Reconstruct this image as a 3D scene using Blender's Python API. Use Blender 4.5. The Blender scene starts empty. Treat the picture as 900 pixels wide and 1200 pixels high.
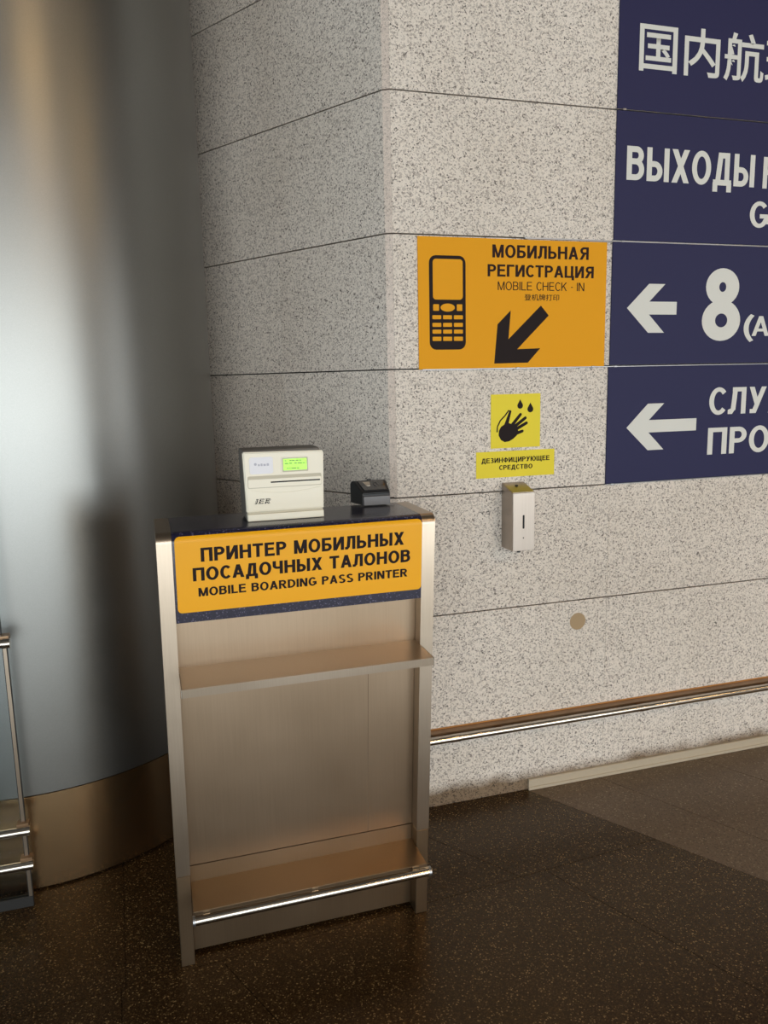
import bpy, bmesh, math, random
from mathutils import Vector, Matrix
random.seed(4)
SC = bpy.context.scene
COL = SC.collection

# ------------------------------------------------------------------ camera
cam = bpy.data.cameras.new('camera'); camo = bpy.data.objects.new('camera', cam); COL.objects.link(camo)
fw = Vector((0.28546924, 0.9437706, -0.16674644)); rt = Vector((0.95592597, -0.29285596, -0.02099829)); up = Vector((0.06865026, 0.15340288, 0.98577619))
M = Matrix((rt, up, -fw)).transposed().to_4x4(); M.translation = Vector((-0.7313, -2.3124, 1.4437))
camo.matrix_world = M
cam.sensor_fit = 'AUTO'; cam.sensor_width = 36.0; cam.lens = 911.9 / 1200 * 36.0; cam.clip_start = 0.02
SC.camera = camo
SC.view_settings.view_transform = 'Standard'; SC.view_settings.look = 'None'
SC.view_settings.gamma = 1.0; SC.view_settings.use_curve_mapping = False
SC.view_settings.exposure = 0.92

# ------------------------------------------------------------------ world and lights
w = bpy.data.worlds.new('world'); SC.world = w; w.use_nodes = True
w.node_tree.nodes['Background'].inputs[0].default_value = (0.55, 0.62, 0.7, 1)
w.node_tree.nodes['Background'].inputs[1].default_value = 0.3

def area(name, loc, aim, sx, sy, power, col):
    l = bpy.data.lights.new(name, 'AREA'); l.shape = 'RECTANGLE'; l.size = sx; l.size_y = sy; l.energy = power; l.color = col
    o = bpy.data.objects.new(name, l); COL.objects.link(o); o.location = loc
    o.rotation_euler = (Vector(aim) - Vector(loc)).to_track_quat('-Z', 'Y').to_euler()
    return o
HX0, HX1, HY0, HY1, HZ = -9.0, 9.0, -7.4, 2.6, 4.7
# daylight through the glazing of the far hall wall and of the west wall
area('window_daylight', (-0.2, HY0 + 0.12, 1.27), (-0.2, 0, 1.27), 11.4, 2.3, 262, (0.89, 0.965, 1.0))
area('east_daylight', (HX1 - 0.12, -4.2, 1.5), (0, -2.5, 1.5), 4.4, 2.4, 45, (0.92, 0.97, 1.0))
area('side_daylight', (HX0 + 0.12, -3.0, 1.9), (0, -3.0, 1.9), 6.0, 2.6, 120, (0.80, 0.92, 1.0))
# added warm area light above the glazing, for warm reflections on the column
area('warm_fill_light', (-0.2, HY0 + 0.12, 3.1), (-0.2, 0, 3.0), 11.4, 0.9, 17, (1.0, 0.72, 0.46))
LAMPS = [(2.3, -5.6), (6.4, -5.6)]

# ------------------------------------------------------------------ node materials
def mat(name, base=(0.8, 0.8, 0.8), rough=0.5, metal=0.0, spec=None, coat=0.0, emis=None, estr=0.0):
    m = bpy.data.materials.new(name); m.use_nodes = True
    b = m.node_tree.nodes['Principled BSDF']
    b.inputs['Base Color'].default_value = (*base, 1); b.inputs['Roughness'].default_value = rough; b.inputs['Metallic'].default_value = metal
    if spec is not None: b.inputs['Specular IOR Level'].default_value = spec
    if coat: b.inputs['Coat Weight'].default_value = coat; b.inputs['Coat Roughness'].default_value = 0.05
    if emis: b.inputs['Emission Color'].default_value = (*emis, 1); b.inputs['Emission Strength'].default_value = estr
    return m
def nd(m, t, **k):
    n = m.node_tree.nodes.new(t)
    for a, v in k.items(): setattr(n, a, v)
    return n
def lk(m, a, b): m.node_tree.links.new(a, b)
def ramp(m, src, stops, interp='LINEAR'):
    r = nd(m, 'ShaderNodeValToRGB'); r.color_ramp.interpolation = interp
    e = r.color_ramp.elements
    while len(e) < len(stops): e.new(0.5)
    for x, (p, c) in zip(e, stops): x.position = p; x.color = (*c, 1)
    lk(m, src, r.inputs[0]); return r
def mix(m, kind, fac, a, b):
    n = nd(m, 'ShaderNodeMix', data_type='RGBA', blend_type=kind)
    if isinstance(fac, (int, float)): n.inputs[0].default_value = fac
    else: lk(m, fac, n.inputs[0])
    for i, v in ((6, a), (7, b)):
        if isinstance(v, tuple): n.inputs[i].default_value = (*v, 1)
        else: lk(m, v, n.inputs[i])
    return n.outputs[2]
def noise(m, vec, scale, detail=2, rough=0.5):
    n = nd(m, 'ShaderNodeTexNoise'); n.inputs['Scale'].default_value = scale; n.inputs['Detail'].default_value = detail; n.inputs['Roughness'].default_value = rough
    lk(m, vec, n.inputs['Vector']); return n
def bump(m, h, dist, strength=1.0):
    b = nd(m, 'ShaderNodeBump'); b.inputs['Distance'].default_value = dist; b.inputs['Strength'].default_value = strength
    lk(m, h, b.inputs['Height']); lk(m, b.outputs[0], m.node_tree.nodes['Principled BSDF'].inputs['Normal'])

def granite(name, light, mid, dark, scale, ldark, lmid, rough, spec=0.5, tone=0.05, foot_dark=0.0, tint=None):
    m = mat(name, rough=rough, spec=spec)
    tc = nd(m, 'ShaderNodeTexCoord'); v = tc.outputs['Object']
    nz = noise(m, v, scale * 0.9, 2)
    add = nd(m, 'ShaderNodeVectorMath', operation='MULTIPLY_ADD')
    lk(m, nz.outputs['Color'], add.inputs[0]); add.inputs[1].default_value = (1.1 / scale,) * 3; lk(m, v, add.inputs[2])
    vo = nd(m, 'ShaderNodeTexVoronoi'); vo.inputs['Scale'].default_value = scale; lk(m, add.outputs[0], vo.inputs['Vector'])
    sep = nd(m, 'ShaderNodeSeparateColor'); lk(m, vo.outputs['Color'], sep.inputs[0])
    r1 = ramp(m, sep.outputs[0], [(0.0, dark), (ldark, tuple(0.5 * (a + b) for a, b in zip(dark, mid))), (ldark + 0.04, mid), (lmid, mid), (lmid + 0.06, light), (1.0, tuple(min(1, c * 1.12) for c in light))])
    fine = noise(m, v, scale * 3.0, 2)
    rf = ramp(m, fine.outputs['Fac'], [(0.32, (0.62, 0.61, 0.60)), (0.62, (1.25, 1.25, 1.25))])
    c = mix(m, 'MULTIPLY', 0.8, r1.outputs[0], rf.outputs[0])
    big = noise(m, v, 2.2, 3)
    rb = ramp(m, big.outputs['Fac'], [(0.3, (1 - tone, 1 - tone * 1.2, 1 - tone * 1.6)), (0.7, (1 + tone,) * 3)])
    c = mix(m, 'MULTIPLY', 1.0, c, rb.outputs[0])
    oi = nd(m, 'ShaderNodeObjectInfo')
    ro = ramp(m, oi.outputs['Random'], [(0, (0.96, 0.95, 0.94)), (1, (1.03, 1.03, 1.03))])
    c = mix(m, 'MULTIPLY', 1.0, c, ro.outputs[0])
    if foot_dark:
        # brown darkening just above the floor and under the rail ledge, ragged outline
        sx = nd(m, 'ShaderNodeSeparateXYZ'); lk(m, v, sx.inputs[0])
        dn = noise(m, v, 9, 4, 0.6)
        ma = nd(m, 'ShaderNodeMath', operation='MULTIPLY_ADD'); lk(m, dn.outputs['Fac'], ma.inputs[0]); ma.inputs[1].default_value = -0.07; lk(m, sx.outputs['Z'], ma.inputs[2])
        rd = ramp(m, ma.outputs[0], [(0.0, (0.30, 0.23, 0.16)), (0.045, (1, 1, 1))])
        c = mix(m, 'MULTIPLY', foot_dark, c, rd.outputs[0])
    if tint: m.node_tree.nodes['Principled BSDF'].inputs['Specular Tint'].default_value = (*tint, 1)
    lk(m, c, m.node_tree.nodes['Principled BSDF'].inputs['Base Color'])
    bump(m, vo.outputs['Distance'], 0.0004, 0.4)
    return m
G_WALL = granite('light_flamed_granite', (0.655, 0.595, 0.53), (0.46, 0.41, 0.365), (0.11, 0.095, 0.085), 250, 0.065, 0.33, 0.62, 0.35, 0.05, foot_dark=1.0)
G_EDGE = granite('honed_granite_edge', (0.59, 0.51, 0.45), (0.50, 0.43, 0.38), (0.34, 0.29, 0.25), 250, 0.05, 0.2, 0.55, 0.35, 0.05)
G_DARK = granite('dark_polished_granite', (0.025, 0.0125, 0.0045), (0.052, 0.029, 0.011), (0.30, 0.20, 0.09), 340, 0.035, 0.33, 0.25, 0.36, 0.12, tint=(1.0, 0.74, 0.44))
G_MID = granite('brown_polished_granite', (0.125, 0.083, 0.052), (0.085, 0.055, 0.033), (0.30, 0.24, 0.16), 260, 0.05, 0.3, 0.30, 0.36, 0.10, tint=(1.0, 0.82, 0.6))
MORTAR = mat('dark_joint', (0.028, 0.025, 0.022), 0.9)
PLASTER = mat('hall_plaster', (0.34, 0.31, 0.27), 0.8)
CEIL = mat('hall_ceiling', (0.12, 0.105, 0.09), 0.8)

def steel(name, base, rough, sx=420, sz=4, var=0.045, aniso=0.0, smudge=0.15):
    m = mat(name, base, rough, 1.0)
    b = m.node_tree.nodes['Principled BSDF']
    tc = nd(m, 'ShaderNodeTexCoord'); mp = nd(m, 'ShaderNodeMapping'); lk(m, tc.outputs['Object'], mp.inputs[0])
    mp.inputs['Scale'].default_value = (sx, sx, sz)
    n = noise(m, mp.outputs[0], 1.0, 3)
    n2 = noise(m, tc.outputs['Object'], 3.0, 2, 0.5)
    r = ramp(m, n.outputs['Fac'], [(0.25, tuple(c * (1 - var) for c in base)), (0.75, tuple(min(1, c * (1 + var)) for c in base))])
    r2 = ramp(m, n2.outputs['Fac'], [(0.2, (1 - smudge, 1 - smudge * 1.1, 1 - smudge * 1.3)), (0.8, (1, 1, 1))], 'EASE')
    lk(m, mix(m, 'MULTIPLY', 1.0, r.outputs[0], r2.outputs[0]), b.inputs['Base Color'])
    mr = nd(m, 'ShaderNodeMapRange'); lk(m, n2.outputs['Fac'], mr.inputs[0]); mr.inputs[3].default_value = rough * 0.90; mr.inputs[4].default_value = rough * 1.15
    lk(m, mr.outputs[0], b.inputs['Roughness'])
    return m
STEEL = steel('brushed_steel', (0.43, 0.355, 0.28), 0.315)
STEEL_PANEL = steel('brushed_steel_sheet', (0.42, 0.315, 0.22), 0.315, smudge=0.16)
STEEL_LOW = steel('dark_steel_kick_sheet', (0.36, 0.265, 0.175), 0.36, smudge=0.25)  # darker, browner steel for the lower counter sheets
COLUMN = steel('satin_metal_cladding', (0.275, 0.275, 0.262), 0.34, 400, 400, 0.05, smudge=0.06)
COL_BASE = steel('floor_tinted_steel_base', (0.66, 0.46, 0.26), 0.225, 600, 10, 0.06)  # bronze tint puts the floor's brown-gold reflection into the steel colour
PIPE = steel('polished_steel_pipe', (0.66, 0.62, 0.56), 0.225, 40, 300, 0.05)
BRONZE = steel('bronze_ledge', (0.36, 0.24, 0.15), 0.42, 30, 30, 0.08, smudge=0.3)
SEAM = mat('brown_seam', (0.14, 0.09, 0.05), 0.6)
RUST = mat('rusty_edge', (0.45, 0.20, 0.05), 0.8)
ALU = mat('aluminium_profile', (0.40, 0.40, 0.41), 0.42, 1.0)
BEIGE_ALU = mat('beige_skirting', (0.50, 0.42, 0.31), 0.5, 0.2)
ORANGE = mat('orange_yellow_film', (0.74, 0.325, 0.010), 0.65, spec=0.18)
ORANGE_C = mat('orange_counter_film', (0.80, 0.37, 0.004), 0.40, spec=0.3)
YELLOW = mat('yellow_film', (0.76, 0.62, 0.045), 0.6, spec=0.18)
INK = mat('dark_brown_ink', (0.026, 0.012, 0.010), 0.6, spec=0.12)
INK_ON = mat('near_black_ink', (0.016, 0.010, 0.010), 0.6, spec=0.12)
NAVY = mat('navy_film', (0.022, 0.022, 0.070), 0.55, spec=0.22)
WHITE = mat('white_film', (0.66, 0.65, 0.60), 0.6, spec=0.2)
BLACKP = mat('black_plastic', (0.012, 0.012, 0.013), 0.38)
GREYP = mat('grey_plastic', (0.11, 0.10, 0.10), 0.35)
CREAM = mat('cream_plastic', (0.74, 0.68, 0.54), 0.36, coat=0.2)
CREAM_SHADE = mat('cream_plastic_shaded', (0.46, 0.41, 0.30), 0.4)  # darkened cream, the shading of the slot recess put into the colour
GREYBODY = mat('dark_grey_case', (0.10, 0.088, 0.075), 0.5)
LABEL = mat('grey_white_label', (0.72, 0.71, 0.74), 0.4)
LABEL_INK = mat('faint_label_print', (0.42, 0.42, 0.48), 0.5)
LCD = mat('backlit_green_screen', (0.2, 0.5, 0.02), 0.2, emis=(0.36, 0.90, 0.04), estr=0.42)
LCDT = mat('screen_text', (0.10, 0.22, 0.02), 0.4)
VOID = mat('dark_opening', (0.004, 0.004, 0.004), 0.7)
LENS = mat('scanner_window', (0.02, 0.02, 0.022), 0.08, coat=1.0)
PLUG = mat('tan_plug', (0.36, 0.25, 0.135), 0.5)
RUBBER = mat('black_rubber', (0.012, 0.011, 0.010), 0.6)
LAMPM = mat('lamp_diffuser', (1, 0.9, 0.75), 0.5, emis=(1.0, 0.62, 0.26), estr=22)
FRAME = mat('dark_window_frame', (0.05, 0.05, 0.055), 0.4, 0.5)
NAVYG = granite('navy_speckled_stone', (0.012, 0.011, 0.030), (0.020, 0.018, 0.045), (0.13, 0.12, 0.20), 420, 0.05, 0.2, 0.13, 0.5, 0.05)
# glass
GLASS = bpy.data.materials.new('clear_glass'); GLASS.use_nodes = True
nt = GLASS.node_tree; nt.nodes.clear()
o_ = nt.nodes.new('ShaderNodeOutputMaterial'); t_ = nt.nodes.new('ShaderNodeBsdfTransparent'); g_ = nt.nodes.new('ShaderNodeBsdfGlossy'); x_ = nt.nodes.new('ShaderNodeMixShader'); f_ = nt.nodes.new('ShaderNodeFresnel')
t_.inputs[0].default_value = (0.94, 0.965, 0.975, 1); g_.inputs['Roughness'].default_value = 0.03; f_.inputs[0].default_value = 1.45
nt.links.new(f_.outputs[0], x_.inputs[0]); nt.links.new(t_.outputs[0], x_.inputs[1]); nt.links.new(g_.outputs[0], x_.inputs[2]); nt.links.new(x_.outputs[0], o_.inputs[0])

# ------------------------------------------------------------------ mesh helpers
def obj(name, bm, m, parent=None, smooth=False):
    me = bpy.data.meshes.new(name); bmesh.ops.recalc_face_normals(bm, faces=bm.faces[:]) if not bm.faces or True else None
    bm.to_mesh(me); bm.free()
    for x in (m if isinstance(m, (list, tuple)) else [m]): me.materials.append(x)
    if smooth:
        for p in me.polygons: p.use_smooth = True
        try: me.set_sharp_from_angle(angle=math.radians(35))
        except Exception: pass
    o = bpy.data.objects.new(name, me); COL.objects.link(o)
    if parent: o.parent = parent; o.matrix_parent_inverse = Matrix.Translation(-parent_loc(parent))
    return o
def parent_loc(p):       # parts are modelled in world coordinates; only the Empties stand off the origin
    return Vector(p.location) if p.type == 'EMPTY' else Vector((0, 0, 0))
def thing(name, label, cat, loc, group=None):
    o = bpy.data.objects.new(name, None); COL.objects.link(o); o.location = loc; o.empty_display_size = 0.05
    return tag(o, label, cat, group)
def tag(o, label, cat, group=None):
    o['label'] = label; o['category'] = cat
    if group: o['group'] = group
    return o
def struct(name, bm, m, parent=None, smooth=False):
    o = obj(name, bm, m, parent, smooth)
    if not parent: o['kind'] = 'structure'
    return o
def bx(bm, x0, x1, y0, y1, z0, z1, bev=0.0, seg=2, xf=None):
    n0 = len(bm.verts)
    vs = [bm.verts.new((x, y, z)) for x in (x0, x1) for y in (y0, y1) for z in (z0, z1)]
    fs = [(0, 1, 3, 2), (4, 6, 7, 5), (0, 4, 5, 1), (2, 3, 7, 6), (0, 2, 6, 4), (1, 5, 7, 3)]
    F = [bm.faces.new([vs[i] for i in f]) for f in fs]
    if bev:
        E = {e for f in F for e in f.edges}
        r = bmesh.ops.bevel(bm, geom=list(E), offset=bev, segments=seg, affect='EDGES', profile=0.5)
    return bm
def box(*a, **k): return bx(bmesh.new(), *a, **k)
def tube(bm, a, b, r, seg=20, r2=None):
    a, b = Vector(a), Vector(b); d = (b - a).normalized(); q = d.to_track_quat('Z', 'Y').to_matrix().to_4x4(); q.translation = (a + b) / 2
    bmesh.ops.create_cone(bm, cap_ends=True, segments=seg, radius1=r, radius2=r if r2 is None else r2, depth=(b - a).length, matrix=q)
    return bm
def prism(bm, pts, axis, d0, d1):
    """pts in the plane across axis, solid from d0 to d1"""
    def P(p, d): return {'x': (d, p[0], p[1]), 'y': (p[0], d, p[1]), 'z': (p[0], p[1], d)}[axis]
    A = [bm.verts.new(P(p, d0)) for p in pts]; B = [bm.verts.new(P(p, d1)) for p in pts]
    n = len(pts); bm.faces.new(A); bm.faces.new(B[::-1])
    for i in range(n): bm.faces.new([A[i], B[i], B[(i + 1) % n], A[(i + 1) % n]])
    return bm
def rrect(x0, x1, z0, z1, r, n=5):
    out = []
    for cx, cz, a in ((x1 - r, z1 - r, 0), (x0 + r, z1 - r, 90), (x0 + r, z0 + r, 180), (x1 - r, z0 + r, 270)):
        for k in range(n + 1):
            t = math.radians(a + 90 * k / n); out.append((cx + r * math.cos(t), cz + r * math.sin(t)))
    return out

# ------------------------------------------------------------------ lettering: stroke alphabet (cap height 1)
class Glyphs:
    def __init__(s, w, h=None): s.w = w; s.h = h or w * 0.86; s.F = []
    def q(s, *p): s.F.append(list(p))
    def V(s, x, y0=0, y1=1): w = s.w / 2; s.q((x - w, y0), (x + w, y0), (x + w, y1), (x - w, y1))
    def H(s, y, x0, x1): h = s.h / 2; s.q((x0, y - h), (x1, y - h), (x1, y + h), (x0, y + h))
    def D(s, x0, y0, x1, y1, k=1.0):
        dy = abs(y1 - y0); wd = s.w * k * math.hypot(x1 - x0, dy) / dy / 2
        s.q((x0 - wd, y0), (x0 + wd, y0), (x1 + wd, y1), (x1 - wd, y1))
    def A(s, cx, cy, rx, ry, a0, a1, n=14):          # outer radii
        w, h = s.w, s.h; P = []
        for k in range(n + 1):
            t = math.radians(a0 + (a1 - a0) * k / n); c, d = math.cos(t), math.sin(t)
            P.append(((cx + rx * c, cy + ry * d), (cx + (rx - w) * c, cy + (ry - h) * d)))
        for a, b in zip(P, P[1:]): s.q(a[0], b[0], b[1], a[1])
    def bowl(s, x0, x1, y0, y1, left=False):
        r = (y1 - y0) / 2; cy = (y0 + y1) / 2; rx = min(r * 1.05, abs(x1 - x0) * 0.75)
        if not left:
            s.H(y1 - s.h / 2, x0, x1 - rx); s.H(y0 + s.h / 2, x0, x1 - rx); s.A(x1 - rx, cy, rx, r, -90, 90)
        else:
            s.H(y1 - s.h / 2, x0 + rx, x1); s.H(y0 + s.h / 2, x0 + rx, x1); s.A(x0 + rx, cy, rx, r, 90, 270)
    def glyph(s, c):
        w, h = s.w, s.h; a = w / 2; s.F = []
        if c in 'АA':
            W = .76; s.D(a * 1.05, 0, W / 2, 1); s.D(W - a * 1.05, 0, W / 2, 1); s.H(.30, .18, W - .18)
        elif c in 'ВB': W = .68; s.V(a); s.bowl(a, W - .03, .47 - .0, 1); s.bowl(a, W, 0, .47 + h)
        elif c == 'Б': W = .66; s.V(a); s.H(1 - h / 2, 0, W - .05); s.bowl(a, W, 0, .60)
        elif c == 'Ь': W = .65; s.V(a); s.bowl(a, W, 0, .60)
        elif c == 'Ы': W = .88; s.V(a); s.bowl(a, W - w - .06, 0, .60); s.V(W - a)
        elif c == 'Г': W = .58; s.V(a); s.H(1 - h / 2, 0, W)
        elif c == 'П': W = .72; s.V(a); s.V(W - a); s.H(1 - h / 2, 0, W)
        elif c in 'НH': W = .72; s.V(a); s.V(W - a); s.H(.52, 0, W)
        elif c in 'ЕE': W = .64; s.V(a); s.H(1 - h / 2, 0, W - .03); s.H(.53, 0, W - .06); s.H(h / 2, 0, W)
        elif c == 'F': W = .6; s.V(a); s.H(1 - h / 2, 0, W); s.H(.5, 0, W - .06)
        elif c == 'L': W = .58; s.V(a); s.H(h / 2, 0, W)
        elif c == 'I': W = w; s.V(a)
        elif c in 'ТT': W = .66; s.V(W / 2); s.H(1 - h / 2, 0, W)
        elif c in 'РP': W = .65; s.V(a); s.bowl(a, W, .40, 1)
        elif c == 'R': W = .72; s.V(a); s.bowl(a, W - .05, .42, 1); s.D(W - a * 1.1, 0, W * .50, .45)
        elif c == 'Я': W = .72; s.V(W - a); s.bowl(.05, W - a, .42, 1, True); s.D(a * 1.1, 0, W * .50, .45)
        elif c in 'ОO': W = .78; s.A(W / 2, .5, W / 2, .515, 0, 360, 36)
        elif c in 'СC': W = .74; s.A(W / 2, .5, W / 2, .515, 42, 318, 28); W = .66
        elif c == 'G': W = .78; s.A(W / 2, .5, W / 2, .515, 42, 332, 28); s.V(W - a - .01, .14, .52); s.H(.52 - h / 2, W * .52, W - .01)
        elif c == 'D': W = .72; s.V(a); s.bowl(a, W, 0, 1)
        elif c in 'МM': W = .84; s.V(a); s.V(W - a); s.D(a * 1.35, 1, W / 2, 0, .85); s.D(W - a * 1.35, 1, W / 2, 0, .85)
        elif c == 'N': W = .72; s.V(a); s.V(W - a); s.D(a * 1.2, 1, W - a * 1.2, 0)
        elif c == 'И': W = .72; s.V(a); s.V(W - a); s.D(a * 1.2, 0, W - a * 1.2, 1)
        elif c == 'Х': W = .72; s.D(a * 1.2, 0, W - a * 1.2, 1); s.D(W - a * 1.2, 0, a * 1.2, 1)
        elif c == 'K' or c == 'К': W = .72; s.V(a); s.D(a, .35, W - a * 1.3, 1); s.D(W - a * 1.2, 0, W * .38, .62)
        elif c == 'Ж': W = .96; s.V(W / 2); s.D(a, 0, W / 2 - .02, .56); s.D(W - a, 0, W / 2 + .02, .56); s.D(a, 1, W / 2 - .02, .44); s.D(W - a, 1, W / 2 + .02, .44)
        elif c == 'У': W = .70; s.D(W * .30, 0, W - a * 1.1, 1); s.D(a * 1.2, 1, W * .50, .32); s.H(h / 2, .06, W * .36)
        elif c == 'Д':
            W = .76; s.H(h / 2, 0, W); s.V(a * .9, -.2, h / 2); s.V(W - a * .9, -.2, h / 2); s.V(W - a - .09, 0, 1); s.H(1 - h / 2, .20, W - .09); s.D(.09 + a, h / 2, .20 + a, 1)
        elif c == 'Л': W = .67; s.V(W - a); s.H(1 - h / 2, .13, W); s.D(.09 + a * .9, .14, .15 + a, 1); s.q((-.03, 0), (.05 + a, 0), (.10 + a * 1.9, .2), (.06, .2), (-.03, h))
        elif c == 'Ц': W = .76; s.V(a); s.V(W - .06 - a); s.H(h / 2, 0, W - .06); s.V(W - a * .9, -.2, h)
        elif c == 'Щ': W = 1.0; s.V(a); s.V((W - .06) / 2); s.V(W - .06 - a); s.H(h / 2, 0, W - .06); s.V(W - a * .9, -.2, h)
        elif c == 'Ч': W = .66; s.V(W - a); s.V(a, .62, 1); s.A(.30, .64, .30, .26, 180, 270); s.H(.38 + h / 2, .30, W)
        elif c == 'Ф': W = .86; s.V(W / 2, -.02, 1.02); s.A(W / 2, .5, W / 2, .36, 0, 360, 32)
        elif c == 'Ю': W = 1.0; s.V(a); s.H(.52, 0, .34); s.A(W - .37, .5, .37, .515, 0, 360, 32)
        elif c in 'З': W = .62; s.A(.29, .74, .29, .275, -90, 150); s.A(.30, .265, .32, .28, -150, 90); s.H(.50, .2, .32)
        elif c in 'S':
            W = .66; s.A(W / 2, .735, W / 2 - .02, .28, 25, 270, 18); s.A(W / 2, .5 - .5 * .53 + h * .5 * .05, W / 2, .28, -155, 90, 18)
        elif c == '8': W = .66; s.A(W / 2, .75, W / 2 - .045, .262, 0, 360, 32); s.A(W / 2, .278, W / 2, .292, 0, 360, 32)
        elif c == '(': W = .26; s.A(.52, .40, .52, .68, 138, 222)
        elif c == '-': W = .22; s.H(.44, 0, W)
        elif c == ' ': W = .30
        else: raise ValueError(c)
        return s.F, W
def lettering(text, x0, x1, z0, z1, w, m, parent, y, gap=.10, name='lettering', xmap=None, slant=0.0):
    G = Glyphs(w); x = 0; polys = []
    for c in text:
        F, W = G.glyph(c)
        polys += [[(px + x + slant * py, py) for px, py in f] for f in F]; x += W + gap
    x -= gap; bm = bmesh.new(); i = 0
    for f in polys:
        i += 1; yy = y - 0.000002 * i
        pts = [(x0 + (x1 - x0) * px / x, yy, z0 + (z1 - z0) * pz) for px, pz in f]
        if xmap: pts = [xmap(p) for p in pts]
        a2 = sum(p[0] * q[2] - q[0] * p[2] for p, q in zip(pts, pts[1:] + pts[:1]))
        if a2 < 0: pts = pts[::-1]
        bm.faces.new([bm.verts.new(p) for p in pts])
    return flat(name, bm, m, parent)
def flat(name, bm, m, parent):
    me = bpy.data.meshes.new(name); bm.to_mesh(me); bm.free(); me.materials.append(m)
    o = bpy.data.objects.new(name, me); COL.objects.link(o)
    o.parent = parent; o.matrix_parent_inverse = Matrix.Translation(-parent_loc(parent)); return o
def plate(name, pts, y, m, parent, t=0.0004):
    return obj(name, prism(bmesh.new(), pts, 'y', y, y + t), m, parent)
def font_text(text, x0, x1, z0, z1, m, parent, y, bold=0.0, name='lettering'):
    cu = bpy.data.curves.new('t', 'FONT'); cu.body = text; cu.offset = bold; cu.resolution_u = 4
    to = bpy.data.objects.new('t', cu); COL.objects.link(to)
    bpy.context.view_layer.update()
    me = bpy.data.meshes.new_from_object(to.evaluated_get(bpy.context.evaluated_depsgraph_get()))
    bpy.data.objects.remove(to); bpy.data.curves.remove(cu)
    xs = [v.co.x for v in me.vertices]; ys = [v.co.y for v in me.vertices]
    ax, bx_, ay, by = min(xs), max(xs), min(ys), max(ys)
    for v in me.vertices:
        v.co = (x0 + (v.co.x - ax) / (bx_ - ax) * (x1 - x0), y, z0 + (v.co.y - ay) / (by - ay) * (z1 - z0))
    me.name = name; me.materials.clear(); me.materials.append(m)
    o = bpy.data.objects.new(name, me); COL.objects.link(o)
    o.parent = parent; o.matrix_parent_inverse = Matrix.Translation(-parent_loc(parent)); return o

# ------------------------------------------------------------------ setting: right granite wall
ZR = [0.0, 0.276, 0.676, 1.076, 1.476, 1.876, 2.276, 2.676, 3.076, 3.476, 3.876, 4.276, HZ]
GAP = 0.0021
CH = 0.0135        # honed chamfer of the corner
wall_r = struct('wall_right', box(0.02, HX1, 0.022, 0.30, 0, HZ), MORTAR)
XJ = [CH, 0.781, 1.561, 2.341, 3.121, 3.901, 4.681, 5.461, 6.241, 7.021, 7.801, HX1]
for r, (z0, z1) in enumerate(zip(ZR, ZR[1:])):
    for i, (x0, x1) in enumerate(zip(XJ, XJ[1:])):
        if r > 8 and i > 2 and False: continue
        gx = 0.0005
        bm = bmesh.new()
        a0 = x0 if i == 0 else x0 + gx
        bx(bm, a0, x1 - gx, 0.0, 0.026, z0 + (GAP if r else 0), z1 - GAP)
        if r == 1 and i == 0:      # drilled hole is closed with a plug, see cap below
            pass
        obj('granite_panel', bm, G_WALL, wall_r)
# left granite wall, 121 degrees round the corner
LA = 2.11495
dl = Vector((math.cos(LA), math.sin(LA), 0)); nl = Vector((-math.sin(LA), math.cos(LA), 0))   # nl points out of the room? fixed below
if nl.y > 0: nl = -nl
# visible side of the left wall looks towards -x,-y
def Lp(s, d, z): return Vector((0, 0, z)) + dl * s + nl_out * d
nl_out = Vector((-0.8556, -0.5177, 0))
def lbox(bm, s0, s1, d0, d1, z0, z1):
    vs = [bm.verts.new(Lp(s, d, z)) for s in (s0, s1) for d in (d0, d1) for z in (z0, z1)]
    for f in [(0, 1, 3, 2), (4, 6, 7, 5), (0, 4, 5, 1), (2, 3, 7, 6), (0, 2, 6, 4), (1, 5, 7, 3)]: bm.faces.new([vs[i] for i in f])
    return bm
wall_l = struct('wall_left', lbox(bmesh.new(), 0.03, 3.03, -0.022, -0.30, 0, HZ), MORTAR)
SJ = [CH, 0.498, 1.278, 2.058, 2.838]
for r, (z0, z1) in enumerate(zip(ZR, ZR[1:])):
    for i, (s0, s1) in enumerate(zip(SJ, SJ[1:])):
        obj('granite_panel', lbox(bmesh.new(), s0 + (0.0005 if i else 0), s1 - 0.0005, 0.0, -0.026, z0 + (GAP if r else 0), z1 - GAP), G_WALL, wall_l)
# honed corner piece joining both walls, one per course
trim = bpy.data.objects.new('trim_1', None); COL.objects.link(trim); trim['kind'] = 'structure'
pc = Lp(CH - 0.0004, -0.0002, 0)
for r, (z0, z1) in enumerate(zip(ZR, ZR[1:])):
    bm = bmesh.new(); q = Lp(CH, -0.02, 0)
    prism(bm, [(CH - .0004, 0.0002), (CH - .0004, 0.02), (q.x, q.y), (pc.x, pc.y), (0.0015, 0.0045)][:4], 'z', z0 + (GAP if r else 0), z1 - GAP)
    obj('corner_piece', bm, G_EDGE, trim)

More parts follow.
